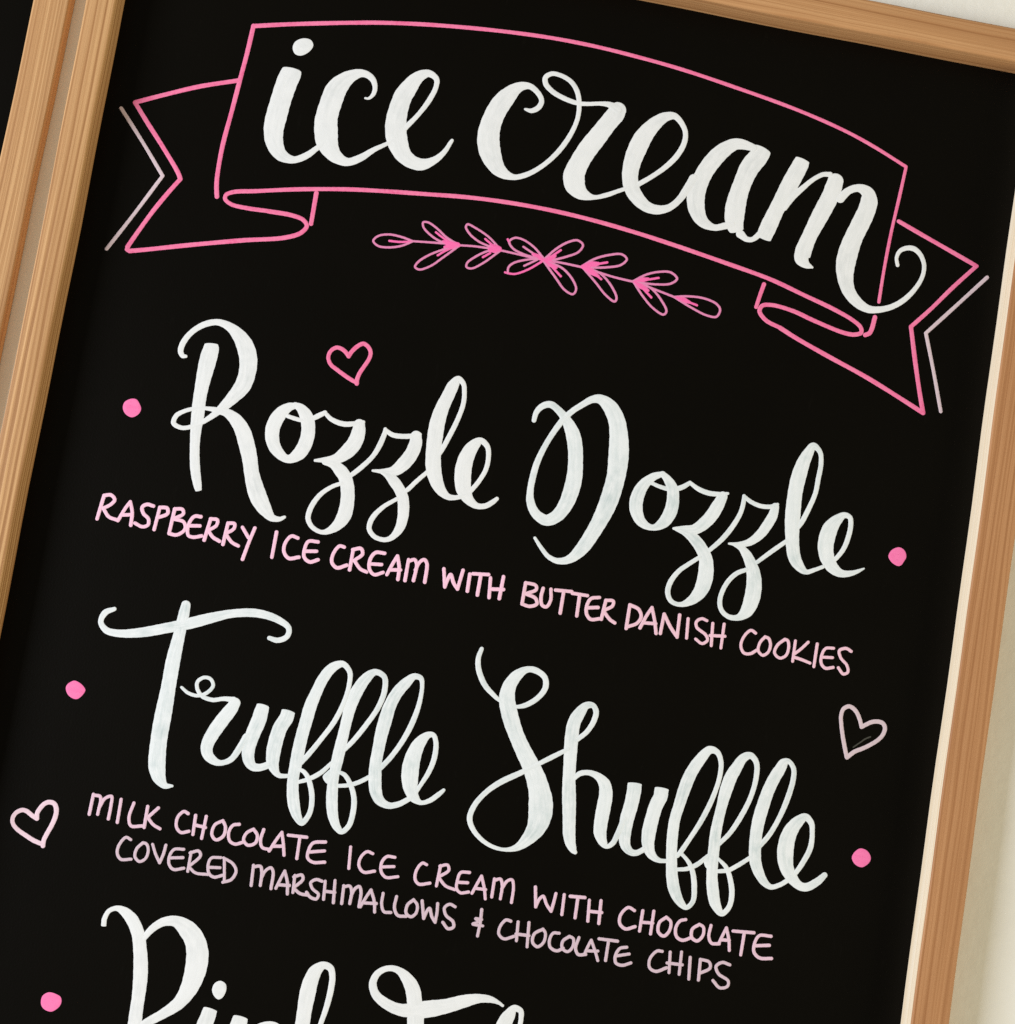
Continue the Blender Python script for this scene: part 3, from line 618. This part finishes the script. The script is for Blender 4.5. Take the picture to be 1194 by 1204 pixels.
"item3/pink": """
S 0.3 -17490,-26288,276,-17517,-25930,276,-17370,-25494,252,-17013,-25279,276,-16600,-25358,456,-16103,-25701,624,-15821,-26049,660,-15558,-26520,713,-15379,-27095,731,-15224,-27674,742,-15060,-28551,741,-14995,-29142,734,-14953,-29735,716,-14929,-30331,709,-14893,-30924,703,-14854,-31815,654,-14833,-32707,534
S 1 -15256,-26593,300,-14930,-26056,396,-14405,-25596,457,-13756,-25455,577,-13083,-25758,950,-12594,-26224,1118,-12310,-26844,1189,-12223,-27494,1140,-12248,-28102,1067,-12400,-28849,946,-12771,-29629,705,-13493,-30331,501,-14185,-30860,453,-14660,-31246,357
F 1 -11157,-28687,0,-11085,-28336,0,-10812,-28157,0,-10496,-28280,0,-10412,-28606,0,-10536,-29002,0,-10742,-29133,0,-11002,-28978,0
S 0.2 -11060,-29725,779,-11125,-30149,838,-11221,-30652,859,-11339,-31644,836,-11274,-32382,671
S 0.2 -9387,-29881,779,-9423,-30218,839,-9547,-30988,838,-9606,-31896,747
S 1 -9072,-31063,299,-8449,-30289,330,-7811,-30000,337,-7390,-30197,600,-7356,-30793,749,-7356,-31618,748
S 1 -5108,-29611,271,-4946,-28605,301,-4882,-27687,317,-4933,-26938,332,-5128,-26553,378,-5490,-26481,423,-5853,-26820,680,-6030,-27416,777,-6082,-28181,844,-6082,-28936,812,-6058,-29610,796,-5999,-30429,750,-5871,-31535,712
""",
"item3/second_word": """
S 1 -43,-28811,884,-96,-28516,884,-195,-28003,847,-299,-27640,817,-559,-26923,758,-1002,-26402,591,-1484,-26099,379,-1994,-26074,318,-2518,-26401,348,-2712,-26963,393,-2469,-27531,454,-1855,-27925,567,-1041,-28137,643,-279,-28054,756,539,-27848,893,1421,-27557,796,2361,-27142,653,3097,-26888,471,3712,-26836,365,4199,-26941,198,4438,-27055,152
S 1 -109,-28443,885,-30,-28884,884,78,-29622,868
S 1 5542,-28156,258,5539,-27549,274,5453,-27183,304,5102,-27102,380,4851,-27544,669,4668,-28066,789,4543,-28919,796
""",
"desc1/raspberry": """
L 1 -21928,-3497,195,-22055,-4831,195
L 1 -21928,-3497,195,-21568,-3410,195,-21313,-3627,195,-21489,-3933,195,-21838,-4197,195
L 1 -21838,-4197,195,-21452,-4606,195,-20986,-4703,195
L 1 -20922,-4727,195,-20654,-3988,195,-20459,-3596,195
L 1 -20459,-3596,195,-20244,-4155,195,-20189,-4860,195
L 1 -20696,-4377,195,-20222,-4270,195
L 1 -19170,-3607,196,-19530,-3575,196,-19764,-3771,195,-19628,-4106,195,-19310,-4348,195,-19270,-4675,195,-19547,-4831,195,-19984,-4705,195
L 1 -18814,-3616,196,-18891,-4870,195
L 1 -18814,-3616,196,-18416,-3593,196,-18338,-3878,196,-18842,-4206,195
L 1 -17998,-3555,196,-18052,-4937,195
L 1 -17998,-3555,196,-17580,-3517,196,-17490,-3741,196,-17974,-4113,196
L 1 -17974,-4113,196,-17380,-4187,196,-17239,-4556,196,-17614,-4944,195,-18049,-4949,195
L 1 -16508,-3735,196,-16856,-3772,196,-17060,-4131,196,-17097,-4555,196,-16990,-4870,195,-16698,-4914,195,-16276,-4769,196
L 1 -17023,-4327,196,-16471,-4242,196
L 1 -15966,-3783,196,-16095,-4976,196
L 1 -15971,-3760,196,-15593,-3753,196,-15584,-4050,196,-15988,-4420,196
L 1 -15965,-4416,196,-15670,-4722,196,-15260,-4889,196
L 1 -14987,-3826,196,-15043,-5030,196
L 1 -14987,-3826,196,-14636,-3800,196,-14611,-4059,196,-15015,-4428,196
L 1 -14988,-4447,196,-14584,-4830,196,-14203,-4966,196
L 1 -14163,-3920,196,-13737,-4419,196
L 1 -13490,-3838,196,-13666,-4669,196,-13837,-5653,196
""",
"desc1/ice": """
L 1 -12276,-3852,196,-12275,-5261,196
L 1 -11064,-3974,197,-11429,-3930,197,-11701,-4385,196,-11673,-4858,196,-11356,-5160,196,-10814,-5006,196
L 1 -9931,-3991,197,-10454,-4058,197,-10589,-4489,196,-10526,-4956,196,-10191,-5160,196,-9752,-4964,196
L 1 -10528,-4621,196,-9918,-4515,197
""",
"desc1/cream": """
L 1 -8458,-4028,197,-8723,-4014,197,-8991,-4504,197,-8975,-4979,197,-8657,-5222,196,-8140,-4989,197
L 1 -7947,-4082,197,-7943,-5217,197
L 1 -7970,-4086,197,-7541,-3951,197,-7396,-4225,197,-7772,-4650,197
L 1 -7768,-4673,197,-7376,-5059,197,-6998,-5172,197
L 1 -6199,-3980,197,-6703,-4032,197,-6927,-4442,197,-6879,-4972,197,-6568,-5241,197,-6103,-5040,197
L 1 -6846,-4691,197,-6262,-4625,197
L 1 -5874,-5120,197,-5658,-4460,197,-5476,-4009,197
L 1 -5476,-4009,197,-5269,-4632,197,-5224,-5282,197
L 1 -5712,-4828,197,-5179,-4736,197
L 1 -4832,-5273,197,-4838,-4102,197
L 1 -4821,-4194,197,-4513,-4045,197,-4349,-4292,197,-4368,-5193,197
L 1 -4367,-4594,197,-4200,-4122,197,-3979,-3952,198,-3803,-4137,197,-3737,-5178,197
""",
"desc1/with": """
L 1 -2822,-4265,198,-2601,-5244,197
L 1 -2601,-5244,197,-2497,-4748,197,-2394,-4514,198,-2150,-4951,197,-1883,-5239,197
L 1 -1883,-5239,197,-1824,-4690,198,-1761,-4164,198
L 1 -1351,-4309,198,-1328,-5263,197
L 1 -1181,-4255,198,-322,-4153,198
L 1 -742,-4227,198,-745,-5377,197
L 1 -185,-4321,198,-80,-5405,198
L 1 514,-4128,198,489,-5366,198
L 1 -126,-4934,198,635,-4826,198
""",
"desc1/butter": """
L 1 1787,-4246,191,1784,-5440,190
L 1 1787,-4246,191,2369,-4301,191,2428,-4519,191,1891,-4851,191
L 1 1891,-4851,191,2470,-5010,191,2593,-5300,191,2241,-5496,190,1786,-5450,190
L 1 2800,-4382,191,2765,-4907,191,2910,-5328,191,3155,-5359,191,3318,-4967,191,3235,-4358,191
L 1 3497,-4365,191,4403,-4291,191
L 1 3961,-4336,191,3964,-5582,191
L 1 4449,-4377,191,5303,-4364,191
L 1 4868,-4387,191,4902,-5575,191
L 1 5981,-4350,191,5534,-4490,191,5368,-4872,191,5419,-5362,191,5693,-5626,191,6206,-5506,191
L 1 5416,-5030,191,6001,-4908,191
L 1 6362,-4440,191,6282,-5524,191
L 1 6362,-4440,191,6777,-4420,191,6779,-4680,191,6306,-5042,191
L 1 6340,-5057,191,6739,-5445,191,7058,-5598,191
""",
"desc1/danish": """
L 1 7727,-4464,191,7738,-5792,191
L 1 7727,-4464,191,8258,-4632,191,8457,-5014,191,8282,-5408,191,7745,-5708,191
L 1 8496,-5630,191,8744,-4912,191,8975,-4404,192
L 1 8975,-4404,192,9253,-5137,191,9432,-5781,191
L 1 8706,-5314,191,9324,-5249,191
L 1 9667,-5741,191,9707,-4642,192
L 1 9707,-4642,192,10170,-5291,192,10628,-5783,191
L 1 10628,-5783,191,10573,-4545,192
L 1 11075,-4664,169,11162,-5748,168
L 1 12131,-4596,169,11836,-4533,169,11561,-4756,169,11627,-5053,169,12197,-5394,169,12337,-5651,169,12074,-5898,168,11672,-5713,168
L 1 12483,-4685,169,12594,-5924,169
L 1 13122,-4619,169,13150,-5960,169
L 1 12435,-5380,169,13272,-5280,169
""",
"desc1/cookies": """
L 1 14952,-4815,169,14667,-4705,169,14332,-5115,169,14240,-5659,169,14475,-6014,169,14828,-5997,169,15145,-5750,169
L 1 15506,-4931,169,15271,-5306,169,15252,-5749,169,15535,-5964,169,15812,-5741,169,15877,-5308,169,15719,-4983,169,15506,-4931,169
L 1 16630,-4879,169,16272,-5266,169,16174,-5723,169,16514,-5955,169,16837,-5742,169,16911,-5245,169,16796,-4912,169,16630,-4879,169
L 1 17235,-4863,169,17253,-6005,169
L 1 17959,-4810,169,17609,-5257,169,17302,-5574,169
L 1 17332,-5771,169,17790,-5843,169,18234,-5943,169
L 1 18479,-4817,170,18482,-6102,169
L 1 19431,-4901,170,18997,-4984,170,18831,-5356,169,18860,-5836,169,19120,-6073,169,19568,-5961,169
L 1 18871,-5499,169,19450,-5427,169
L 1 20443,-4904,170,20130,-4790,170,19774,-4975,170,19903,-5349,170,20318,-5719,169,20427,-6078,169,20190,-6224,169,19858,-5929,169
""",
"desc2/milk": """
L 1 -19385,-20614,174,-19367,-19529,175
L 1 -19358,-19573,175,-18981,-19603,175,-18936,-20540,174
L 1 -18935,-20195,174,-18708,-19638,175,-18391,-19482,175,-18328,-19979,175,-18328,-20693,174
L 1 -17854,-19555,175,-17822,-20793,174
L 1 -17143,-19633,175,-17254,-20435,175,-17068,-20853,174,-16482,-20768,175
L 1 -16377,-19690,175,-16354,-20827,175
L 1 -15799,-19675,175,-16265,-20271,175
L 1 -16265,-20271,175,-15912,-20593,175,-15509,-20757,175
""",
"desc2/chocolate": """
L 1 -14163,-19716,175,-14410,-19642,175,-14688,-20011,175,-14648,-20523,175,-14369,-20765,175,-13952,-20638,175
L 1 -13751,-19740,175,-13706,-20771,175
L 1 -13176,-19703,175,-13205,-20896,175
L 1 -13700,-20251,175,-13110,-20292,175
L 1 -12252,-19781,175,-12639,-20076,175,-12701,-20605,175,-12434,-20849,175,-12077,-20583,175,-12053,-20095,175,-12252,-19781,175
L 1 -11345,-19828,175,-11674,-19940,175,-11826,-20369,175,-11689,-20784,175,-11375,-20906,175,-10944,-20720,175
L 1 -10538,-19960,176,-10864,-20210,175,-10965,-20608,175,-10686,-20850,175,-10311,-20673,175,-10271,-20263,175,-10538,-19960,176
L 1 -9990,-19893,176,-10059,-20459,175,-9907,-20837,175,-9453,-20890,175
L 1 -9498,-20966,175,-9214,-20297,176,-8999,-19880,176
L 1 -8999,-19880,176,-8805,-20483,176,-8663,-21060,175
L 1 -9317,-20683,175,-8784,-20595,176
L 1 -8631,-19970,176,-7623,-19919,176
L 1 -7992,-19945,176,-7949,-21127,175
L 1 -6577,-20002,176,-7226,-20166,176,-7404,-20599,176,-7377,-20999,176,-7063,-21178,176,-6427,-21074,176
L 1 -7332,-20669,176,-6547,-20482,176
""",
"desc2/ice": """
L 1 -5186,-20047,166,-5080,-21190,166
L 1 -3938,-20203,167,-4253,-20144,167,-4544,-20502,166,-4564,-20956,166,-4256,-21255,166,-3672,-21110,166
L 1 -2716,-20203,167,-3149,-20233,167,-3365,-20559,167,-3327,-21053,166,-3022,-21333,166,-2375,-21198,166
L 1 -3298,-20819,166,-2678,-20697,167
""",
"desc2/cream": """
L 1 -944,-20313,167,-1177,-20261,167,-1436,-20694,167,-1419,-21192,167,-1178,-21403,167,-592,-21257,167
L 1 -181,-20239,167,-220,-21347,167
L 1 -216,-20274,167,181,-20149,167,298,-20411,167,-157,-20836,167
L 1 -168,-20888,167,276,-21266,167,806,-21380,167
L 1 1441,-20345,167,966,-20432,167,861,-20820,167,897,-21315,167,1133,-21497,167,1572,-21385,167
L 1 886,-20966,167,1437,-20906,167
L 1 1763,-21424,167,1946,-20894,167,2121,-20434,167
L 1 2121,-20434,167,2386,-21072,167,2529,-21600,167
L 1 1916,-21129,167,2464,-21110,167
L 1 2860,-21446,167,2843,-20467,167
L 1 2857,-20545,167,3163,-20425,167,3317,-20720,167,3344,-21467,167
L 1 3331,-20919,167,3559,-20460,167,3798,-20361,167,3941,-20719,167,3975,-21565,167
""",
"desc2/with": """
L 1 5131,-20535,175,5322,-21580,175
L 1 5322,-21580,175,5455,-21140,175,5631,-20956,175,5897,-21368,175,6195,-21678,175
L 1 6195,-21678,175,6258,-21189,175,6298,-20704,176
L 1 6761,-20689,176,6808,-21758,175
L 1 7097,-20718,176,7908,-20658,176
L 1 7526,-20720,176,7552,-21817,175
L 1 8171,-20759,176,8273,-21879,175
L 1 8808,-20680,176,8891,-21911,175
L 1 8221,-21350,176,8949,-21304,176
""",
"desc2/chocolate_end": """
L 1 10713,-20910,176,10363,-20799,176,10006,-21240,176,10024,-21716,176,10371,-21959,176,10890,-21755,176
L 1 11170,-20848,176,11168,-21950,176
L 1 11773,-20774,176,11791,-22005,176
L 1 11187,-21468,176,11817,-21414,176
L 1 12508,-20979,176,12173,-21333,176,12207,-21842,176,12529,-22005,176,12785,-21689,176,12788,-21185,176,12508,-20979,176
L 1 13586,-20937,176,13297,-21055,176,13116,-21456,176,13228,-21917,176,13584,-22063,176,14041,-21845,176
L 1 14372,-21073,176,14029,-21392,176,14077,-21840,176,14394,-21968,176,14659,-21626,176,14611,-21179,176,14372,-21073,176
L 1 15019,-21029,177,14993,-21632,176,15194,-21959,176,15620,-21927,176
L 1 15594,-21919,176,15756,-21390,176,15882,-21022,177
L 1 15882,-21022,177,16116,-21631,176,16229,-22188,176
L 1 15682,-21701,176,16143,-21651,176
L 1 16269,-21127,177,17429,-21036,177
L 1 16905,-21084,177,16892,-22321,176
L 1 18400,-21072,177,17755,-21139,177,17567,-21517,177,17591,-22053,177,17942,-22320,176,18610,-22249,177
L 1 17611,-21714,177,18379,-21567,177
""",
"desc3/covered": """
L 1 -16935,-21581,161,-17205,-21499,161,-17487,-21924,161,-17515,-22390,161,-17271,-22686,161,-16721,-22596,161
L 1 -16270,-21640,161,-16536,-22020,161,-16539,-22440,161,-16262,-22647,161,-15965,-22430,161,-15911,-21959,161,-16070,-21666,161,-16270,-21640,161
L 1 -15736,-21636,161,-15469,-22139,161,-15180,-22537,161
L 1 -15180,-22537,161,-15066,-22031,161,-15028,-21562,161
L 1 -14038,-21627,161,-14533,-21708,161,-14720,-22058,161,-14676,-22513,161,-14398,-22762,161,-13849,-22613,161
L 1 -14669,-22193,161,-13997,-22066,161
L 1 -13622,-21710,161,-13612,-22743,161
L 1 -13672,-21760,161,-13237,-21588,161,-13093,-21808,161,-13581,-22460,161
L 1 -13590,-22504,161,-13185,-22757,161,-12526,-22733,161
L 1 -11999,-21738,161,-12490,-21844,161,-12598,-22173,161,-12472,-22657,161,-12178,-22819,161,-11717,-22643,161
L 1 -12514,-22345,161,-11940,-22276,161
L 1 -11801,-21748,161,-11578,-22931,161
L 1 -11847,-21730,161,-11293,-21960,161,-11055,-22316,161,-11221,-22789,161,-11648,-23010,161
""",
"desc3/marshmallows": """
L 1 -10112,-22934,167,-10187,-21855,168
L 1 -10170,-21944,168,-9814,-21852,168,-9683,-22118,168,-9627,-22855,167
L 1 -9643,-22456,167,-9490,-22029,168,-9234,-21837,168,-9083,-22020,168,-9030,-22930,167
L 1 -8774,-22866,167,-8602,-22286,168,-8467,-21885,168
L 1 -8467,-21885,168,-8221,-22454,168,-8107,-23067,167
L 1 -8615,-22656,168,-8077,-22603,168
L 1 -7891,-22032,168,-7827,-22941,168
L 1 -7933,-22120,168,-7521,-21949,168,-7423,-22163,168,-7830,-22678,168
L 1 -7823,-22711,168,-7457,-22927,168,-7078,-22957,168
L 1 -6383,-22097,168,-6718,-22059,168,-6970,-22273,168,-6822,-22571,168,-6449,-22821,168,-6519,-23073,168,-6853,-23036,168,-7105,-22812,168
L 1 -6213,-22069,168,-6130,-23033,168
L 1 -5697,-21950,168,-5575,-23127,168
L 1 -6140,-22598,168,-5594,-22578,168
L 1 -5124,-23099,168,-5182,-22143,168
L 1 -5170,-22210,168,-4860,-22113,168,-4702,-22399,168,-4693,-23029,168
L 1 -4696,-22628,168,-4551,-22201,168,-4344,-22052,168,-4208,-22284,168,-4174,-23118,168
L 1 -4094,-23105,168,-3878,-22552,168,-3685,-22129,168
L 1 -3685,-22129,168,-3405,-22706,168,-3282,-23260,168
L 1 -3903,-22867,168,-3271,-22799,168
L 1 -3004,-22203,168,-2977,-22808,168,-2785,-23157,168,-2413,-23142,168
L 1 -2256,-22254,168,-2263,-22865,168,-2022,-23229,168,-1556,-23211,168
L 1 -1313,-22274,169,-1594,-22607,168,-1586,-23043,168,-1302,-23193,168,-1062,-22958,168,-1069,-22522,168,-1313,-22274,169
L 1 -846,-22256,169,-601,-23171,168
L 1 -601,-23171,168,-488,-22750,168,-377,-22583,169,-187,-22989,168,51,-23273,168
L 1 51,-23273,168,59,-22719,169,14,-22266,169
L 1 981,-22282,169,671,-22194,169,419,-22431,169,568,-22809,169,1005,-23084,169,1077,-23360,168,807,-23496,168,462,-23206,168
""",
"desc3/ampersand": """
L 1 2438,-22196,169,2479,-22904,169,2452,-23621,169
L 1 2530,-22722,150,2177,-22722,150,2376,-22851,150,2079,-23037,149,2646,-23049,150
""",
"desc3/chocolate": """
L 1 4115,-22554,167,3844,-22532,167,3581,-22941,167,3582,-23332,167,3886,-23544,167,4423,-23327,167
L 1 4512,-22529,167,4592,-23535,167
L 1 5105,-22472,168,5219,-23760,167
L 1 4505,-23183,167,5223,-23159,167
L 1 5920,-22694,168,5494,-23024,167,5479,-23483,167,5779,-23670,167,6066,-23389,167,6087,-22889,168,5920,-22694,168
L 1 6831,-22769,168,6505,-22822,168,6370,-23209,168,6474,-23584,167,6858,-23718,167,7187,-23522,168
L 1 7420,-22844,168,7098,-23157,168,7137,-23543,167,7452,-23662,168,7674,-23391,168,7651,-22938,168,7420,-22844,168
L 1 7941,-22826,168,7854,-23428,168,8052,-23722,168,8457,-23658,168
L 1 8387,-23643,168,8512,-23191,168,8631,-22858,168
L 1 8631,-22858,168,8958,-23446,168,9163,-23871,168
L 1 8490,-23456,168,9080,-23375,168
L 1 9036,-22715,168,10066,-22680,168
L 1 9575,-22720,168,9582,-23804,168
L 1 10617,-22918,168,10261,-23041,168,10075,-23463,168,10165,-23841,168,10514,-23915,168,10977,-23711,168
L 1 10130,-23467,168,10807,-23254,168
""",
"desc3/chips": """
L 1 12581,-22826,168,12290,-22859,168,11968,-23356,168,12041,-23802,168,12400,-23940,168,12960,-23655,168
L 1 13021,-22794,168,13133,-23888,168
L 1 13639,-22695,169,13699,-23889,168
L 1 12944,-23396,168,13788,-23365,168
L 1 14158,-22900,169,14266,-24060,168
L 1 14731,-22939,169,14800,-24027,168
L 1 14727,-22914,169,15239,-22989,169,15328,-23289,169,14808,-23660,168
L 1 16382,-22950,169,15940,-22890,169,15645,-23160,169,15838,-23521,169,16427,-23820,169,16432,-24107,168,16023,-24251,168,15593,-23927,168
""",
}.items()}

title = empty("title_lettering", parent=board); title["label"] = "large white brush script reading ice cream"
lettering("word", "title/ice", [WHITE], title)
lettering("word", "title/cream", [WHITE], title)
banner = empty("banner", parent=board); banner["label"] = "pink outlined ribbon banner around the title"
lettering("panel_outline", "banner/panel_outline", [PINK], banner)
lettering("lower_edge", "banner/lower_edge", [PINK], banner)
lettering("ribbon_tail", "banner/ribbon_tail_a", [PINK], banner)
lettering("ribbon_tail", "banner/ribbon_tail_b", [PINK], banner)
lettering("shade_line", "banner/shade_line_a", [SHADE], banner)
lettering("shade_line", "banner/shade_line_b", [SHADE], banner)
sprig = empty("leaf_sprig", parent=board); sprig["label"] = "pink sprig of outlined leaves under the banner"
lettering("stem", "sprig/stem", [SPRIG_LINE], sprig)
for k in sorted(k for k in STROKES if k.startswith("sprig/leaf")):
    lettering("leaf", k, [SPRIG_LINE, SPRIG_PINK], sprig, pick=lambda i, kind, pts: 1 if (kind == 'S' or i == 1) else 0)
lettering("heart", "heart1", [PINK], board, label="pink outlined heart above the first flavour")
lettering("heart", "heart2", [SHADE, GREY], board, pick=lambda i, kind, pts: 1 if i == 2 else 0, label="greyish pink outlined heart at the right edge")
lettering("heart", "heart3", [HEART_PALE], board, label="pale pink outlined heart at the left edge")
for k in range(1, 6):
    lettering("dot", "dot%d" % k, [DOT_PINK], board)
for key, words, mat, label in (
        ("item1", ("rozzle", "dozzle"), (WHITE, THIN_WHITE), "white brush script reading Rozzle Dozzle"),
        ("item2", ("truffle", "shuffle"), (THIN_WHITE, THIN_WHITE), "thinner white brush script reading Truffle Shuffle"),
        ("item3", ("pink", "second_word"), (WHITE, WHITE), "white brush script cut off by the bottom of the picture")):
    e = empty("item_name", parent=board); e["label"] = label
    for w, m in zip(words, mat): lettering("word", key + "/" + w, [m], e)
e = empty("item_description", parent=board); e["label"] = "pink capitals reading raspberry ice cream with butter danish cookies"
for w in ("raspberry", "ice", "cream", "with", "butter", "danish", "cookies"):
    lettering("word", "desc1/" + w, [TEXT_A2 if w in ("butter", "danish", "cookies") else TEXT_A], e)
e = empty("item_description", parent=board); e["label"] = "two lines of lilac pink capitals about milk chocolate ice cream and marshmallows"
for w in ("milk", "chocolate", "ice", "cream", "with", "chocolate_end"):
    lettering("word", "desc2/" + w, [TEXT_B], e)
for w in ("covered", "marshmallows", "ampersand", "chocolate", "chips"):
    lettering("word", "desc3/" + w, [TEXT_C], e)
